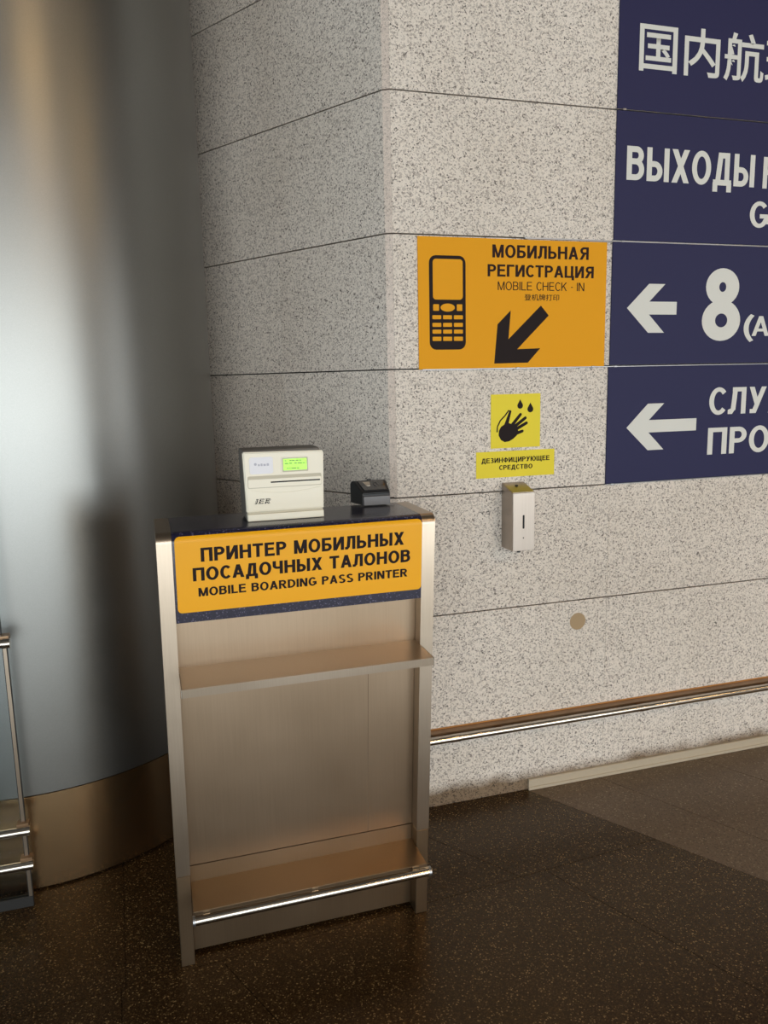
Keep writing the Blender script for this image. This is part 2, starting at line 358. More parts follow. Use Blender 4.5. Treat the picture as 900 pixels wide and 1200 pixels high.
# ------------------------------------------------------------------ floor
floor = struct('floor', box(HX0, HX1, HY0, HY1, -0.12, -0.004), G_DARK)
def clip(poly, px, py, a, side):
    dx, dy = math.cos(math.radians(a)), math.sin(math.radians(a)); f = lambda p: ((p[0] - px) * dy - (p[1] - py) * dx) * side
    out = []
    for p, q in zip(poly, poly[1:] + poly[:1]):
        fp, fq = f(p), f(q)
        if fp >= 0: out.append(p)
        if (fp > 0 > fq) or (fp < 0 < fq): t = fp / (fp - fq); out.append((p[0] + (q[0] - p[0]) * t, p[1] + (q[1] - p[1]) * t))
    return out
def split(cells, *line):
    out = []
    for c in cells:
        for s in (1, -1):
            k = clip(c, *line, s)
            if len(k) > 2:
                ar = abs(sum(p[0] * q[1] - q[0] * p[1] for p, q in zip(k, k[1:] + k[:1]))) / 2
                if ar > 1e-3: out.append(k)
    return out
full = [[(-3.2, -2.8), (3.6, -2.8), (3.6, 0.024), (-3.2, 0.024)]]
AB = -58.6
right_ = [clip(full[0], 0.475, -0.008, AB, -1)]; left_ = [clip(full[0], 0.475, -0.008, AB, 1)]
if sum(p[0] for p in right_[0]) / len(right_[0]) < sum(p[0] for p in left_[0]) / len(left_[0]): right_, left_ = left_, right_
rc = right_
for k in range(0, 6): rc = split(rc, 0.93 + 0.43 * k, -0.33, -62)
rc = split(rc, 0, -1.08, 0); rc = split(rc, 0, -1.9, 0)
lc = split(left_, 0.235, -0.44, 4.0)
up_ = [c for c in lc if sum(p[1] for p in c) / len(c) > -0.44 and sum(p[0] for p in c) / len(c) > -3]
top_c, bot_c = [], []
for c in lc:
    (top_c if max(p[1] for p in c) > -0.05 else bot_c).append(c)
top_c = split(top_c, 0.144, -0.313, -56); top_c = split(top_c, -0.878, -0.3, 92); top_c = split(top_c, -1.7, -0.3, 92)
bot_c = split(bot_c, 0.52, -0.90, -66); bot_c = split(bot_c, -0.878, -0.6, 92); bot_c = split(bot_c, -1.7, -0.6, 92); bot_c = split(bot_c, 0, -1.25, 2); bot_c = split(bot_c, -0.15, -1.6, -66); bot_c = split(bot_c, 0, -2.0, 2)
def tile(c, m):
    n = len(c); cx = sum(p[0] for p in c) / n; cy = sum(p[1] for p in c) / n
    ins = []
    ccw = sum(p[0] * q[1] - q[0] * p[1] for p, q in zip(c, c[1:] + c[:1])) > 0
    if not ccw: c = c[::-1]
    g = 0.0011
    for i in range(n):
        p0, p1, p2 = Vector(c[i - 1]), Vector(c[i]), Vector(c[(i + 1) % n])
        a = (p1 - p0).normalized(); b = (p2 - p1).normalized(); na = Vector((-a.y, a.x)); nb = Vector((-b.y, b.x)); s = na + nb
        if s.length < 1e-6: s = na
        ins.append(tuple(p1 + s * (g / max(0.3, s.dot(na)))))
    bm = prism(bmesh.new(), ins, 'z', -0.02, 0.0)
    return obj('floor_tile', bm, m, floor)
for c in rc: tile(c, G_MID)
for c in top_c + bot_c: tile(c, G_DARK)
# floor strip at the foot of the left wall behind the counter and column
tile([(-3.2, 0.0245), (-0.016, 0.0245), (-1.55, 2.57), (-3.2, 2.57)], G_DARK)

# ------------------------------------------------------------------ rest of the hall (behind the camera)
ceil_ = struct('ceiling', box(HX0, HX1, HY0, HY1, HZ, HZ + 0.1), CEIL)
wb = struct('wall_back', box(HX0, HX1, HY0 - 0.25, HY0, 0, HZ), PLASTER)
we = struct('wall_east', box(HX1, HX1 + 0.25, HY0, 0.3, 0, HZ), PLASTER)
ww = struct('wall_west', box(HX0 - 0.25, HX0, HY0, HY1, 0, HZ), PLASTER)
struct('wall_north', box(HX0, -1.5, HY1, HY1 + 0.25, 0, HZ), PLASTER)
def window(name, along, a0, a1, z0, z1, fixed, nx):
    r = bpy.data.objects.new(name, None); COL.objects.link(r); r['kind'] = 'structure'
    def b(u0, u1, w0, w1, d0, d1):
        return box(u0, u1, fixed + d0, fixed + d1, w0, w1) if along == 'x' else box(fixed + d0, fixed + d1, u0, u1, w0, w1)
    for k in range(nx + 1):
        u = a0 + (a1 - a0) * k / nx; obj('mullion', b(u - 0.04, u + 0.04, z0, z1, 0.005, 0.2), FRAME, r)
    for z in (z0, z1): obj('window_rail', b(a0 - 0.04, a1 + 0.04, z - 0.04, z + 0.04, 0.005, 0.2), FRAME, r)
window('window_1', 'x', -6.0, 5.6, 0.05, 2.5, HY0, 6)
window('window_3', 'y', -6.5, -1.9, 0.2, 2.8, HX1 - 0.205, 3)
window('window_2', 'y', -6.1, 0.1, 0.5, 3.3, HX0, 4)
for (x, y) in LAMPS:
    bm = bmesh.new()
    for a in ((x - .42, x + .42, y - .42, y - .36), (x - .42, x + .42, y + .36, y + .42), (x - .42, x - .36, y - .36, y + .36), (x + .36, x + .42, y - .36, y + .36)): bx(bm, *a, HZ - .08, HZ)
    obj('lamp_frame', bm, FRAME, ceil_); obj('diffuser', box(x - .36, x + .36, y - .36, y + .36, HZ - .05, HZ - .01), LAMPM, ceil_)

# ------------------------------------------------------------------ round metal clad column
CX, CY, CR = -1.137, 0.597, 0.64
def ring(z0, z1, r, n=160, caps=False, th=0.02):
    bm = bmesh.new(); rows = []
    for (rr, z) in ((r - th, z0), (r, z0), (r, z1), (r - th, z1)):
        rows.append([bm.verts.new((CX + rr * math.cos(2 * math.pi * k / n), CY + rr * math.sin(2 * math.pi * k / n), z)) for k in range(n)])
    for a in range(4):
        A, B = rows[a], rows[(a + 1) % 4]
        for k in range(n): bm.faces.new([A[k], A[(k + 1) % n], B[(k + 1) % n], B[k]])
    return bm
colm = thing('round_column', 'round column clad in satin grey metal, left of the counter', 'column', (CX, CY, 0))
obj('core', ring(0.0, HZ, CR - 0.012, 96), MORTAR, colm, True)
obj('base_band', ring(0.006, 0.292, CR + 0.001), COL_BASE, colm, True)['label'] = 'polished steel band at the foot, brown floor reflection in its colour'
obj('cladding_shell', ring(0.2945, HZ, CR), COLUMN, colm, True)

# ------------------------------------------------------------------ boarding pass counter
ZT = 1.110
def xmap(p):            # the stand is a little wider at the top than at the foot
    z = p[2]; u = (p[0] + 0.737) / 0.657
    xl = -0.737 + 0.0100 * z / 1.11; xr = -0.082 + 0.0320 * z / 1.11
    yo = -0.012 * z / 1.11
    return (xl + (xr - xl) * u, p[1] + yo, z)
def warp(o):
    for v in o.data.vertices: v.co = xmap(v.co)
    return o
XL, XR, TH = -0.737, -0.080, 0.0335
YF, YB, RB = -0.493, -0.272, 0.024
YP = -0.452              # recessed front sheet
ctr = thing('check_in_counter', 'freestanding brushed steel counter with dark stone top at the wall corner', 'counter', ((XL + XR) / 2, (YF + YB) / 2, 0))
def cheek_profile(r=RB, inset=0.0, z0=0.0):
    pts = [(YB, z0), (YB, ZT - inset)]
    for k in range(9):
        t = math.radians(90 - 90 * k / 8 + 0); pts.append((YF + inset + r - r * math.cos(math.radians(90 * (1 - k / 8)) - 0) if False else YF + inset + r - r * math.sin(math.radians(90 * k / 8)), ZT - inset - r + r * math.cos(math.radians(90 * k / 8))))
    pts.append((YF + inset, z0)); return pts
for x0, x1 in ((XL, XL + TH), (XR - TH, XR)):
    bm = prism(bmesh.new(), cheek_profile(z0=0.2485), 'x', x0, x1)
    o = warp(obj('side_panel', bm, STEEL, ctr, True))
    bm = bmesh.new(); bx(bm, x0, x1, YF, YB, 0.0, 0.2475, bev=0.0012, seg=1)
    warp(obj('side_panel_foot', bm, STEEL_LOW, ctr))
# stone top wrapping down the front
IN0, IN1 = XL + TH + 0.0006, XR - TH - 0.0006
bm = bmesh.new(); off = 0.002; pts = [(YB, ZT - 0.025), (YB, ZT)]
for k in range(9):
    a = math.radians(90 * k / 8); pts.append((YF - off + RB - RB * math.sin(a), ZT - RB + RB * math.cos(a)))
pts += [(YF - off, 0.896), (YF + 0.022, 0.896), (YF + 0.022, ZT - 0.04), (YF + 0.035, ZT - 0.025)]
warp(obj('stone_top', prism(bm, pts, 'x', IN0, IN1), NAVYG, ctr, True))['label'] = 'navy speckled stone top folded down the front'
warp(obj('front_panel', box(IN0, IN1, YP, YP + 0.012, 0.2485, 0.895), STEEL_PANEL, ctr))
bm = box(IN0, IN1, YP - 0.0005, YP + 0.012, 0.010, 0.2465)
warp(obj('kick_panel', bm, STEEL_LOW, ctr))['label'] = 'darker steel sheet below the seam'
warp(obj('panel_seam', box(-0.2390, -0.2378, YP - 0.0006, YP + 0.001, 0.2485, 0.735), SEAM, ctr))
warp(obj('rear_panel', box(IN0, IN1, YB - 0.03, YB - 0.02, 0.02, ZT - 0.026), STEEL_LOW, ctr))
# shelf: sheet with a folded down lip and its returned ends
bm = bmesh.new(); zs, y1 = 0.772, -0.596
bx(bm, IN0, IN1, y1, YP, zs - 0.002, zs)
bx(bm, IN0, IN1, y1, y1 + 0.002, zs - 0.020, zs - 0.002)
sh = warp(obj('shelf', bm, STEEL, ctr))
for xe in (IN0, IN1):
    warp(obj('shelf_end', prism(bmesh.new(), [(y1, zs - .020), (y1, zs), (YF, zs), (y1 + 0.022, zs - .020)], 'x', xe - 0.001, xe + 0.001), PIPE, sh))
# foot rail: thin plate with a polished tube in front
zp = 0.203
fr = warp(obj('foot_plate', box(IN0, IN1, -0.573, YP, zp - 0.002, zp), STEEL_LOW, ctr))
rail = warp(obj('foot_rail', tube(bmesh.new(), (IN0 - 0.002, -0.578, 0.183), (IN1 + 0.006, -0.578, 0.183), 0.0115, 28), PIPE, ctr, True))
rail['label'] = 'polished round steel foot tube'
for xx in (IN0 + 0.0, IN1 + 0.0065): warp(obj('end_cap', tube(bmesh.new(), (xx - 0.003, -0.578, 0.183), (xx + 0.003, -0.578, 0.183), 0.0122, 28), ALU, rail, True))
for xx in (IN0 + 0.03, (IN0 + IN1) / 2, IN1 - 0.03): warp(obj('rail_tab', box(xx - 0.008, xx + 0.008, -0.572, -0.566, 0.176, zp - 0.002), STEEL_LOW, fr))
# sign glued on the stone front; follows the bullnose at its upper edge
sx0, sx1, sz0, sz1 = IN0 + 0.005, IN1 - 0.0005, 0.920, 1.0925
bm = bmesh.new(); prof = [(YF - off - 0.0008, sz0)] + [(YF - off - 0.0008, sz0 + (ZT - RB - sz0) * k / 6) for k in range(1, 7)]
for k in range(1, 3):
    a = math.radians(90 - 12 * k); prof.append((YF - off + RB - (RB + .0008) * math.sin(a), ZT - RB + (RB + .0008) * math.cos(a)))
nx = 16; cr = 0.010
bot = [(YF - off - 0.0008, sz0 + cr * (1 - math.cos(math.radians(90 * k / 5)))) for k in range(6)]
bot_in = [cr * (1 - math.sin(math.radians(90 * k / 5))) for k in range(6)]
mid = [(YF - off - 0.0008, sz0 + cr + (ZT - RB - sz0 - cr) * k / 4) for k in range(1, 5)]
top = []; top_in = []
for k in range(1, 7):
    a = math.radians(90 - 6 * k); top.append((YF - off + RB - (RB + .0008) * math.sin(a), ZT - RB + (RB + .0008) * math.cos(a)))
    u = k / 6; top_in.append(cr * (1 - math.sqrt(max(0, 1 - u * u))))
grid = []
for (yy, zz), ii in zip(bot + mid + top, bot_in + [0] * 4 + top_in):
    grid.append([bm.verts.new((sx0 + ii + (sx1 - sx0 - 2 * ii) * k / nx, yy, zz)) for k in range(nx + 1)])
for a, b in zip(grid, grid[1:]):
    for k in range(nx): bm.faces.new([a[k], a[k + 1], b[k + 1], b[k]])
r = bmesh.ops.extrude_face_region(bm, geom=bm.faces[:])
for v in r['geom']:
    if isinstance(v, bmesh.types.BMVert): v.co.y += 0.0007
csign = warp(obj('sign_plate', bm, ORANGE_C, ctr)); csign['label'] = 'orange-yellow printed plate: mobile boarding pass printer'
ys = YF - off - 0.0012
def invx(x, z):
    xl = -0.737 + 0.0100 * z / 1.11; xr = -0.082 + 0.0320 * z / 1.11
    return -0.737 + 0.657 * (x - xl) / (xr - xl)
for txt, x0, x1, z0, z1, ww_ in (('ПРИНТЕР МОБИЛЬНЫХ', -0.6300, -0.1350, 1.0388, 1.0717, .215), ('ПОСАДОЧНЫХ ТАЛОНОВ', -0.6504, -0.1196, 0.9938, 1.0254, .215), ('MOBILE BOARDING PASS PRINTER', -0.6400, -0.1275, 0.9564, 0.9771, .205)):
    lettering(txt, invx(x0, z0), invx(x1, z0), z0, z1, ww_, INK_ON, csign, ys, gap=.095, xmap=xmap)

# ------------------------------------------------------------------ boarding pass printer
ZC = ZT + 0.0008
pr = thing('ticket_printer', 'cream boarding pass printer with a lit green screen on the counter', 'printer', (-0.415, -0.38, ZC))
bm = box(-0.511, -0.3215, -0.412, -0.325, ZC + 0.006, 1.2835, bev=0.003); bx(bm, -0.507, -0.325, -0.405, -0.33, ZC, ZC + 0.007)
obj('case', bm, GREYBODY, pr)['label'] = 'dark grey metal case behind the cream front'
yf = -0.430
# front bezel: slightly tapered towards the foot, rounded edges
bm = bmesh.new()
pts = [(-0.5135, 1.2760), (-0.5100, 1.2800), (-0.3190, 1.2770), (-0.3150, 1.2725), (-0.3185, 1.1340), (-0.5095, 1.1340)]
prism(bm, pts[::-1], 'y', yf, -0.411)
bmesh.ops.bevel(bm, geom=[e for e in bm.edges if all(abs(v.co.y - yf) < 1e-5 for v in e.verts)], offset=0.003, segments=3, affect='EDGES')
obj('front_bezel', bm, CREAM, pr, True)
obj('lower_lip', box(-0.5085, -0.3195, yf - 0.003, -0.411, ZC, 1.1285, bev=0.0015), CREAM, pr)
obj('lip_joint', box(-0.5075, -0.3205, yf + 0.003, -0.412, 1.1284, 1.1341), CREAM_SHADE, pr)
bm = bmesh.new(); yb = yf - 0.0006
lab = obj('label_plate', prism(bm, rrect(-0.4985, -0.4415, 1.2262, 1.2672, 0.006), 'y', yb - 0.0012, yf + 0.001), LABEL, pr)
bm = bmesh.new(); prism(bm, rrect(-0.4875, -0.4810, 1.2470, 1.2535, 0.003), 'y', yb - 0.0016, yb - 0.001)
for k, (a, b) in enumerate(((-0.478, -0.4735), (-0.4715, -0.467), (-0.465, -0.459), (-0.457, -0.4515))): prism(bm, rrect(a, b, 1.2455, 1.2505 + 0.001 * (k % 2), 0.0008, 2), 'y', yb - 0.0016, yb - 0.001)
obj('label_print', bm, LABEL_INK, lab)
bz = bmesh.new(); out = rrect(-0.4215, -0.3530, 1.2255, 1.2650, 0.004)
prism(bz, out, 'y', yb - 0.0016, yf + 0.001); bez = obj('screen_bezel', bz, CREAM, pr)
bz = bmesh.new(); prism(bz, rrect(-0.4190, -0.3555, 1.2280, 1.2628, 0.002, 3), 'y', yb - 0.0018, yb - 0.001); obj('screen_gasket', bz, CREAM_SHADE, bez)
scr = obj('screen', box(-0.4165, -0.3585, yb - 0.0024, yb - 0.0012, 1.2320, 1.2600), LCD, bez)
bm = bmesh.new()
for z, L in ((1.2555, ((-.413, -.409), (-.401, -.396), (-.395, -.388), (-.386, -.379), (-.377, -.372))), (1.2488, ((-.413, -.404), (-.402, -.395), (-.389, -.383), (-.381, -.370), (-.368, -.364))), (1.2365, ((-.408, -.404), (-.402, -.399), (-.397, -.385), (-.383, -.378)))):
    for a, b in L: bx(bm, a, b, yb - 0.0026, yb - 0.0023, z - 0.0011, z + 0.0011)
obj('screen_text', bm, LCDT, bez)
bm = bmesh.new(); prism(bm, rrect(-0.5045, -0.3225, 1.1915, 1.2215, 0.004), 'y', yb - 0.0002, yf + 0.002); obj('slot_recess', bm, CREAM_SHADE, pr)
bm = bmesh.new(); prism(bm, rrect(-0.5035, -0.3235, 1.1935, 1.2135, 0.003), 'y', yb - 0.0022, yf + 0.002); sb = obj('slot_bar', bm, CREAM, pr)
obj('ticket_slot', box(-0.4490, -0.3265, yb - 0.0030, yb - 0.001, 1.2035, 1.2068), VOID, sb)
# moulded curve under the slot
bm = bmesh.new(); N = 18
U = [(-0.500 + 0.175 * k / N, 1.1885 - 0.010 * math.sin(math.pi * k / N) ** 0.8) for k in range(N + 1)]
for a, b in zip(U, U[1:]): tube(bm, (a[0], yf, a[1]), (b[0], yf, b[1]), 0.0007, 6)
obj('moulded_line', bm, CREAM, pr)
bm = bmesh.new(); prism(bm, rrect(-0.4925, -0.4270, 1.1500, 1.1700, 0.001, 2), 'y', yb - 0.0006, yf + 0.001); lp = obj('badge', bm, CREAM, pr)
lettering('IER', -0.4900, -0.4530, 1.1530, 1.1655, .26, INK_ON, lp, yb - 0.0008, gap=.12, slant=.22)
lettering('IER', -0.4888, -0.4542, 1.1542, 1.1643, .09, CREAM, lp, yb - 0.0011, gap=.29, slant=.22)

# ------------------------------------------------------------------ barcode scanner
sc_ = thing('barcode_scanner', 'small black barcode reader with slanted window on the counter top', 'scanner', (-0.155, -0.29, ZC))
def sk(u, v, z):        # u 0..1 across, v 0..1 front to back; body widens to the back
    fl, frr = Vector((-0.1865, -0.3225)), Vector((-0.1115, -0.3245)); bl, br = Vector((-0.2055, -0.2560)), Vector((-0.1080, -0.2570))
    a = fl.lerp(frr, u); b = bl.lerp(br, u); p = a.lerp(b, v); return (p.x, p.y, ZC + z)
def sprism(prof, u0, u1):
    bm = bmesh.new(); A = [bm.verts.new(sk(u0, v, z)) for v, z in prof]; B = [bm.verts.new(sk(u1, v, z)) for v, z in prof]; n = len(prof)
    bm.faces.new(A); bm.faces.new(B[::-1])
    for i in range(n): bm.faces.new([A[i], B[i], B[(i + 1) % n], A[(i + 1) % n]])
    return bm
prof = [(0.06, 0.003), (0.03, 0.034), (0.10, 0.0400), (0.30, 0.0470), (0.52, 0.0555), (0.72, 0.0635), (0.90, 0.0630), (1.0, 0.055), (1.0, 0.003)]
bm = sprism(prof, 0, 1); bmesh.ops.recalc_face_normals(bm, faces=bm.faces[:]); bmesh.ops.bevel(bm, geom=bm.edges[:], offset=0.0018, segments=2, affect='EDGES')
obj('shell', bm, BLACKP, sc_, True)
fb = obj('front_band', sprism([(-0.03, 0.003), (-0.03, 0.026), (0.06, 0.028), (0.06, 0.003)], 0.01, 0.99), GREYP, sc_); fb['label'] = 'dark grey front band'
bm = sprism([(0.10, 0.0405), (0.12, 0.0435), (0.66, 0.0640), (0.66, 0.0610)], 0.10, 0.90)
wn = obj('scan_window', bm, LENS, sc_)
bm = bmesh.new(); L = [(0.22, 0.58), (0.46, 0.58), (0.40, 0.34), (0.28, 0.34)]
zz = lambda v: 0.0435 + (v - 0.12) / 0.54 * 0.0205 + 0.0006
bm.faces.new([bm.verts.new(sk(u, v, zz(v))) for u, v in L]); r = bmesh.ops.extrude_face_region(bm, geom=bm.faces[:])
for v in r['geom']:
    if isinstance(v, bmesh.types.BMVert): v.co.z -= 0.0008
obj('mirror', bm, mat('scanner_mirror', (0.42, 0.37, 0.31), 0.25, 0.6), wn)
bm = bmesh.new(); N = 10
cpt = [sk(0.60 + 0.06 * math.cos(t), 0.42 + 0.12 * math.sin(t), zz(0.42 + 0.12 * math.sin(t))) for t in [2 * math.pi * k / 16 for k in range(16)]]
for a, b in zip(cpt, cpt[1:] + cpt[:1]): tube(bm, a, b, 0.0007, 5)
obj('lens_ring', bm, GREYP, wn)
obj('button', tube(bmesh.new(), sk(0.52, 0.86, 0.060), sk(0.52, 0.86, 0.0665), 0.006, 16), BLACKP, sc_, True)
bm = bmesh.new(); P0 = [Vector((-0.1120, -0.283, ZC + 0.012)), Vector((-0.098, -0.281, ZC + 0.012)), Vector((-0.086, -0.277, ZC + 0.0118)), Vector((-0.072, -0.2665, ZC + 0.004)), Vector((-0.070, -0.2685, ZC - 0.06)), Vector((-0.070, -0.2685, ZC - 0.2))]
for a, b in zip(P0[:3], P0[1:3]): tube(bm, a, b, 0.0024, 8)
obj('cable_boot', bm, BLACKP, sc_, True)

# ------------------------------------------------------------------ wall signs
# 1 mobile check-in
ys = -0.004
sg = thing('check_in_sign', 'orange mobile check-in sign with phone pictogram and diagonal arrow on the wall', 'sign', (0.417, 0, 1.67))
bm = box(0.0905, 0.7445, ys, -0.0005, 1.4745, 1.8705, bev=0.0006, seg=1); pl = obj('sign_board', bm, ORANGE, sg)
yt = ys - 0.0004
for txt, a, b, c, d, ww_, gp in (('МОБИЛЬНАЯ', .3366, .6767, 1.8139, 1.8529, .20, .10), ('РЕГИСТРАЦИЯ', .3206, .6966, 1.7568, 1.7935, .20, .09), ('MOBILE CHECK - IN', .3554, .6628, 1.7158, 1.7421, .12, .12)):
    lettering(txt, a, b, c, d, ww_, INK, pl, yt, gap=gp)
font_text('登机牌打印', .4479, .5720, 1.6845, 1.7048, INK, pl, yt, 0.008)
ph = plate('phone_pictogram', rrect(.1262, .2466, 1.5340, 1.8160, .022), yt, INK_ON, pl)
plate('phone_screen', rrect(.1382, .2366, 1.6850, 1.8055, .010), yt - .0004, ORANGE, ph)
plate('phone_key', rrect(.1385, .1578, 1.6515, 1.6710, .002, 2), yt - .0004, ORANGE, ph); plate('phone_key', rrect(.2168, .2349, 1.6515, 1.6712, .002, 2), yt - .0004, ORANGE, ph)
plate('phone_key', [(.1865 + .0235 * math.cos(t), 1.6612 + .0122 * math.sin(t)) for t in [2 * math.pi * k / 24 for k in range(24)]], yt - .0004, ORANGE, ph)
for x0, x1 in ((.1356, .1646), (.1707, .2003), (.2067, .2366)):
    for z0, z1 in ((1.6262, 1.6382), (1.6032, 1.6152), (1.5828, 1.5948), (1.5606, 1.5732)): plate('phone_key', rrect(x0, x1, z0, z1, .002, 2), yt - .0004, ORANGE, ph)
plate('arrow', [(0.344, 1.4889), (0.3551, 1.611), (0.4009, 1.6542), (0.3933, 1.5646), (0.5069, 1.6695), (0.5354, 1.6385), (0.4243, 1.5333), (0.5062, 1.5356), (0.4626, 1.4903)], yt, INK_ON, pl)
# 2 sanitiser pictogram
sg = thing('hand_hygiene_sign', 'square yellow sign with a hand and two drops, under the orange sign', 'sign', (0.4225, 0, 1.305))
pl = obj('sign_board', box(0.3340, 0.5105, -0.0022, -0.0004, 1.2180, 1.3915), YELLOW, sg); yt = -0.0026
def hw(X, Y): return (.3354 + (X - 180) * .000608, 1.3916 - (Y - (112 - (X - 180) * .0244)) * .000563)
def capsule(bm, A, B, ra, rb, dy):
    A, B = Vector(A), Vector(B); d = (B - A).normalized(); a0 = math.atan2(d.y, d.x); P = []
    for k in range(9): t = a0 - math.pi / 2 + math.pi * k / 8; P.append((B.x + rb * math.cos(t), B.y + rb * math.sin(t)))
    for k in range(9): t = a0 + math.pi / 2 + math.pi * k / 8; P.append((A.x + ra * math.cos(t), A.y + ra * math.sin(t)))
    prism(bm, P, 'y', yt - dy, yt + .0004)
bm = bmesh.new()
palm = [(222, 345), (224, 318), (236, 296), (256, 282), (276, 272), (296, 280), (318, 292), (334, 306), (338, 322), (330, 346), (308, 366), (284, 380), (258, 384), (236, 372)]
prism(bm, [hw(*q) for q in palm], 'y', yt, yt + .0004)
for k, (a, b, ra, rb) in enumerate((((300, 288), (350, 226), .0056, .0048), ((312, 298), (379, 246), .0056, .0048), ((318, 314), (386, 275), .0056, .0048), ((316, 338), (362, 322), .0058, .0046), ((262, 300), (290, 208), .0075, .0038))):
    capsule(bm, hw(*a), hw(*b), ra, rb, 1e-5 * (k + 1))
obj('hand_pictogram', bm, INK_ON, pl)
bm = bmesh.new(); ap = [(0.3556, 1.2700), (0.3570, 1.2884), (0.3670, 1.3075), (0.3830, 1.3225), (0.3975, 1.3400)]
for k in range(4):
    a, b = ap[k], ap[k + 1]; d = (Vector(b) - Vector(a)).normalized(); n_ = Vector((-d.y, d.x)) * 0.0022
    prism(bm, [(a[0] - n_.x, a[1] - n_.y), (b[0] - n_.x, b[1] - n_.y), (b[0] + n_.x, b[1] + n_.y), (a[0] + n_.x, a[1] + n_.y)], 'y', yt, yt + .0004)
obj('hand_outline', bm, INK_ON, pl)
for cx, cz, r in ((.4373, 1.3535, .0100), (.4742, 1.3412, .0105)):
    d = [(cx + r * math.cos(t), cz + r * math.sin(t)) for t in [math.radians(150 + 240 * k / 16) for k in range(17)]]
    plate('drop', d + [(cx, cz + 2.0 * r)], yt, INK_ON, pl)
# 3 sanitiser text
sg = thing('disinfectant_sign', 'narrow yellow sign with two lines of Cyrillic text above the steel dispenser', 'sign', (0.4235, 0, 1.165))
pl = obj('sign_board', box(0.2825, 0.5645, -0.0022, -0.0004, 1.1222, 1.2080), YELLOW, sg)
lettering('ДЕЗИНФИЦИРУЮЩЕЕ', .3009, .5465, 1.1712, 1.1871, .20, INK_ON, pl, -0.0026, gap=.10)
lettering('СРЕДСТВО', .3633, .4838, 1.1471, 1.1622, .20, INK_ON, pl, -0.0026, gap=.12)
# 4 navy direction boards, one per stone course
BX0, BX1 = 0.7650, 2.3400
g = 0.0024
def navy(z0, z1, label, dx=0.0):
    t = thing('direction_sign', label, 'sign', (BX0 + 0.4, 0, (z0 + z1) / 2))
    p = obj('sign_board', box(BX0 + dx, BX1, -0.006, -0.0005, z0 + g, z1 - g, bev=0.0006, seg=1), NAVY, t); return p
yt = -0.0065
p = navy(2.276, 2.736, 'top navy wall board with white Chinese characters', .003)
font_text('国内航班', .8410, 1.4860, 2.3935, 2.5420, WHITE, p, yt, 0.012)
p = navy(1.876, 2.276, 'navy wall board with white Cyrillic text, second from the top', .003)
lettering('ВЫХОДЫ', .8072, 1.3087, 2.0659, 2.1694, .20, WHITE, p, yt, gap=.10)
lettering('НА', 1.3440, 1.4900, 2.0645, 2.1665, .20, WHITE, p, yt, gap=.10)
lettering('G', 1.2985, 1.3790, 1.9365, 2.0210, .19, WHITE, p, yt)
lettering('A', 1.3840, 1.4520, 1.9365, 2.0210, .19, WHITE, p, yt)
p = navy(1.476, 1.876, 'navy wall board with a white left arrow and a large 8')
plate('arrow', [(0.8240, 1.6635), (0.9068, 1.7425), (0.9700, 1.7425), (0.9096, 1.6850), (1.0180, 1.6850), (1.0180, 1.6430), (0.9096, 1.6430), (0.9715, 1.5830), (0.9084, 1.5830)], yt, WHITE, p)
lettering('8', 1.1223, 1.2815, 1.5580, 1.7955, .225, WHITE, p, yt)
lettering('(', 1.2985, 1.3535, 1.5560, 1.6615, .10, WHITE, p, yt)
lettering('А', 1.3340, 1.4080, 1.5710, 1.6390, .17, WHITE, p, yt)
p = navy(1.076, 1.476, 'lowest navy wall board with a long white left arrow and Cyrillic text', -.004)
plate('arrow', [(0.8360, 1.2665), (0.9182, 1.3460), (0.9833, 1.3460), (0.9240, 1.2900), (1.1185, 1.2900), (1.1185, 1.2475), (0.9240, 1.2475), (0.9870, 1.1865), (0.9231, 1.1865)], yt, WHITE, p)
lettering('СЛУЖ', 1.1690, 1.5300, 1.3000, 1.3935, .185, WHITE, p, yt, gap=.11)
lettering('ПРОХ', 1.1700, 1.5300, 1.1590, 1.2535, .19, WHITE, p, yt, gap=.10)

# aluminium hanging strips in the joints, with small clips
def strip(z, x0, x1, h, label, clips):
    t = thing('sign_rail', label, 'rail', (x0, 0, z))
    obj('strip', box(x0, x1, -0.0085, -0.0002, z - h / 2, z + h / 2, bev=0.0005, seg=1), ALU, t)
    for c in clips: obj('clip', box(c - .006, c + .006, -0.0105, -0.0003, z - .0030, z + .0030, bev=0.001, seg=1), ALU, t)
strip(2.276, BX0, BX1, .0016, 'thin metal strip in the joint under the top navy board', (0.793,))
strip(1.8745, .4480, BX1, .0040, 'metal strip in the joint above the orange sign and the board with 8', (0.452, 0.800))
strip(1.4735, .1000, BX1, .0034, 'metal strip in the joint below the orange sign and the board with 8', (0.425, 0.700, 0.785))
strip(1.0765, .7600, BX1, .0022, 'thin metal strip under the lowest navy board', (0.785,))

# ------------------------------------------------------------------ dispenser
dp = thing('sanitizer_dispenser', 'slim brushed steel sanitizer dispenser box below the yellow signs', 'dispenser', (0.41, 0, 0.89))
bm = bmesh.new(); prism(bm, [(-0.0006, 0.889), (-0.080, 0.8895), (-0.080, 1.0805), (-0.0006, 1.1045)], 'x', 0.3735, 0.4530)
bmesh.ops.recalc_face_normals(bm, faces=bm.faces[:]); bmesh.ops.bevel(bm, geom=bm.edges[:], offset=0.0015, segments=2, affect='EDGES')
DSTEEL = steel('dispenser_steel', (0.45, 0.39, 0.34), 0.36)
obj('housing', bm, DSTEEL, dp, True)
obj('cover', box(0.3745, 0.4520, -0.0825, -0.0795, 0.8900, 1.0790, bev=0.0008, seg=1), DSTEEL, dp)
obj('level_window', prism(bmesh.new(), rrect(.4090, .4155, .9625, 1.0070, .002, 3), 'y', -0.0829, -0.0822), VOID, dp)
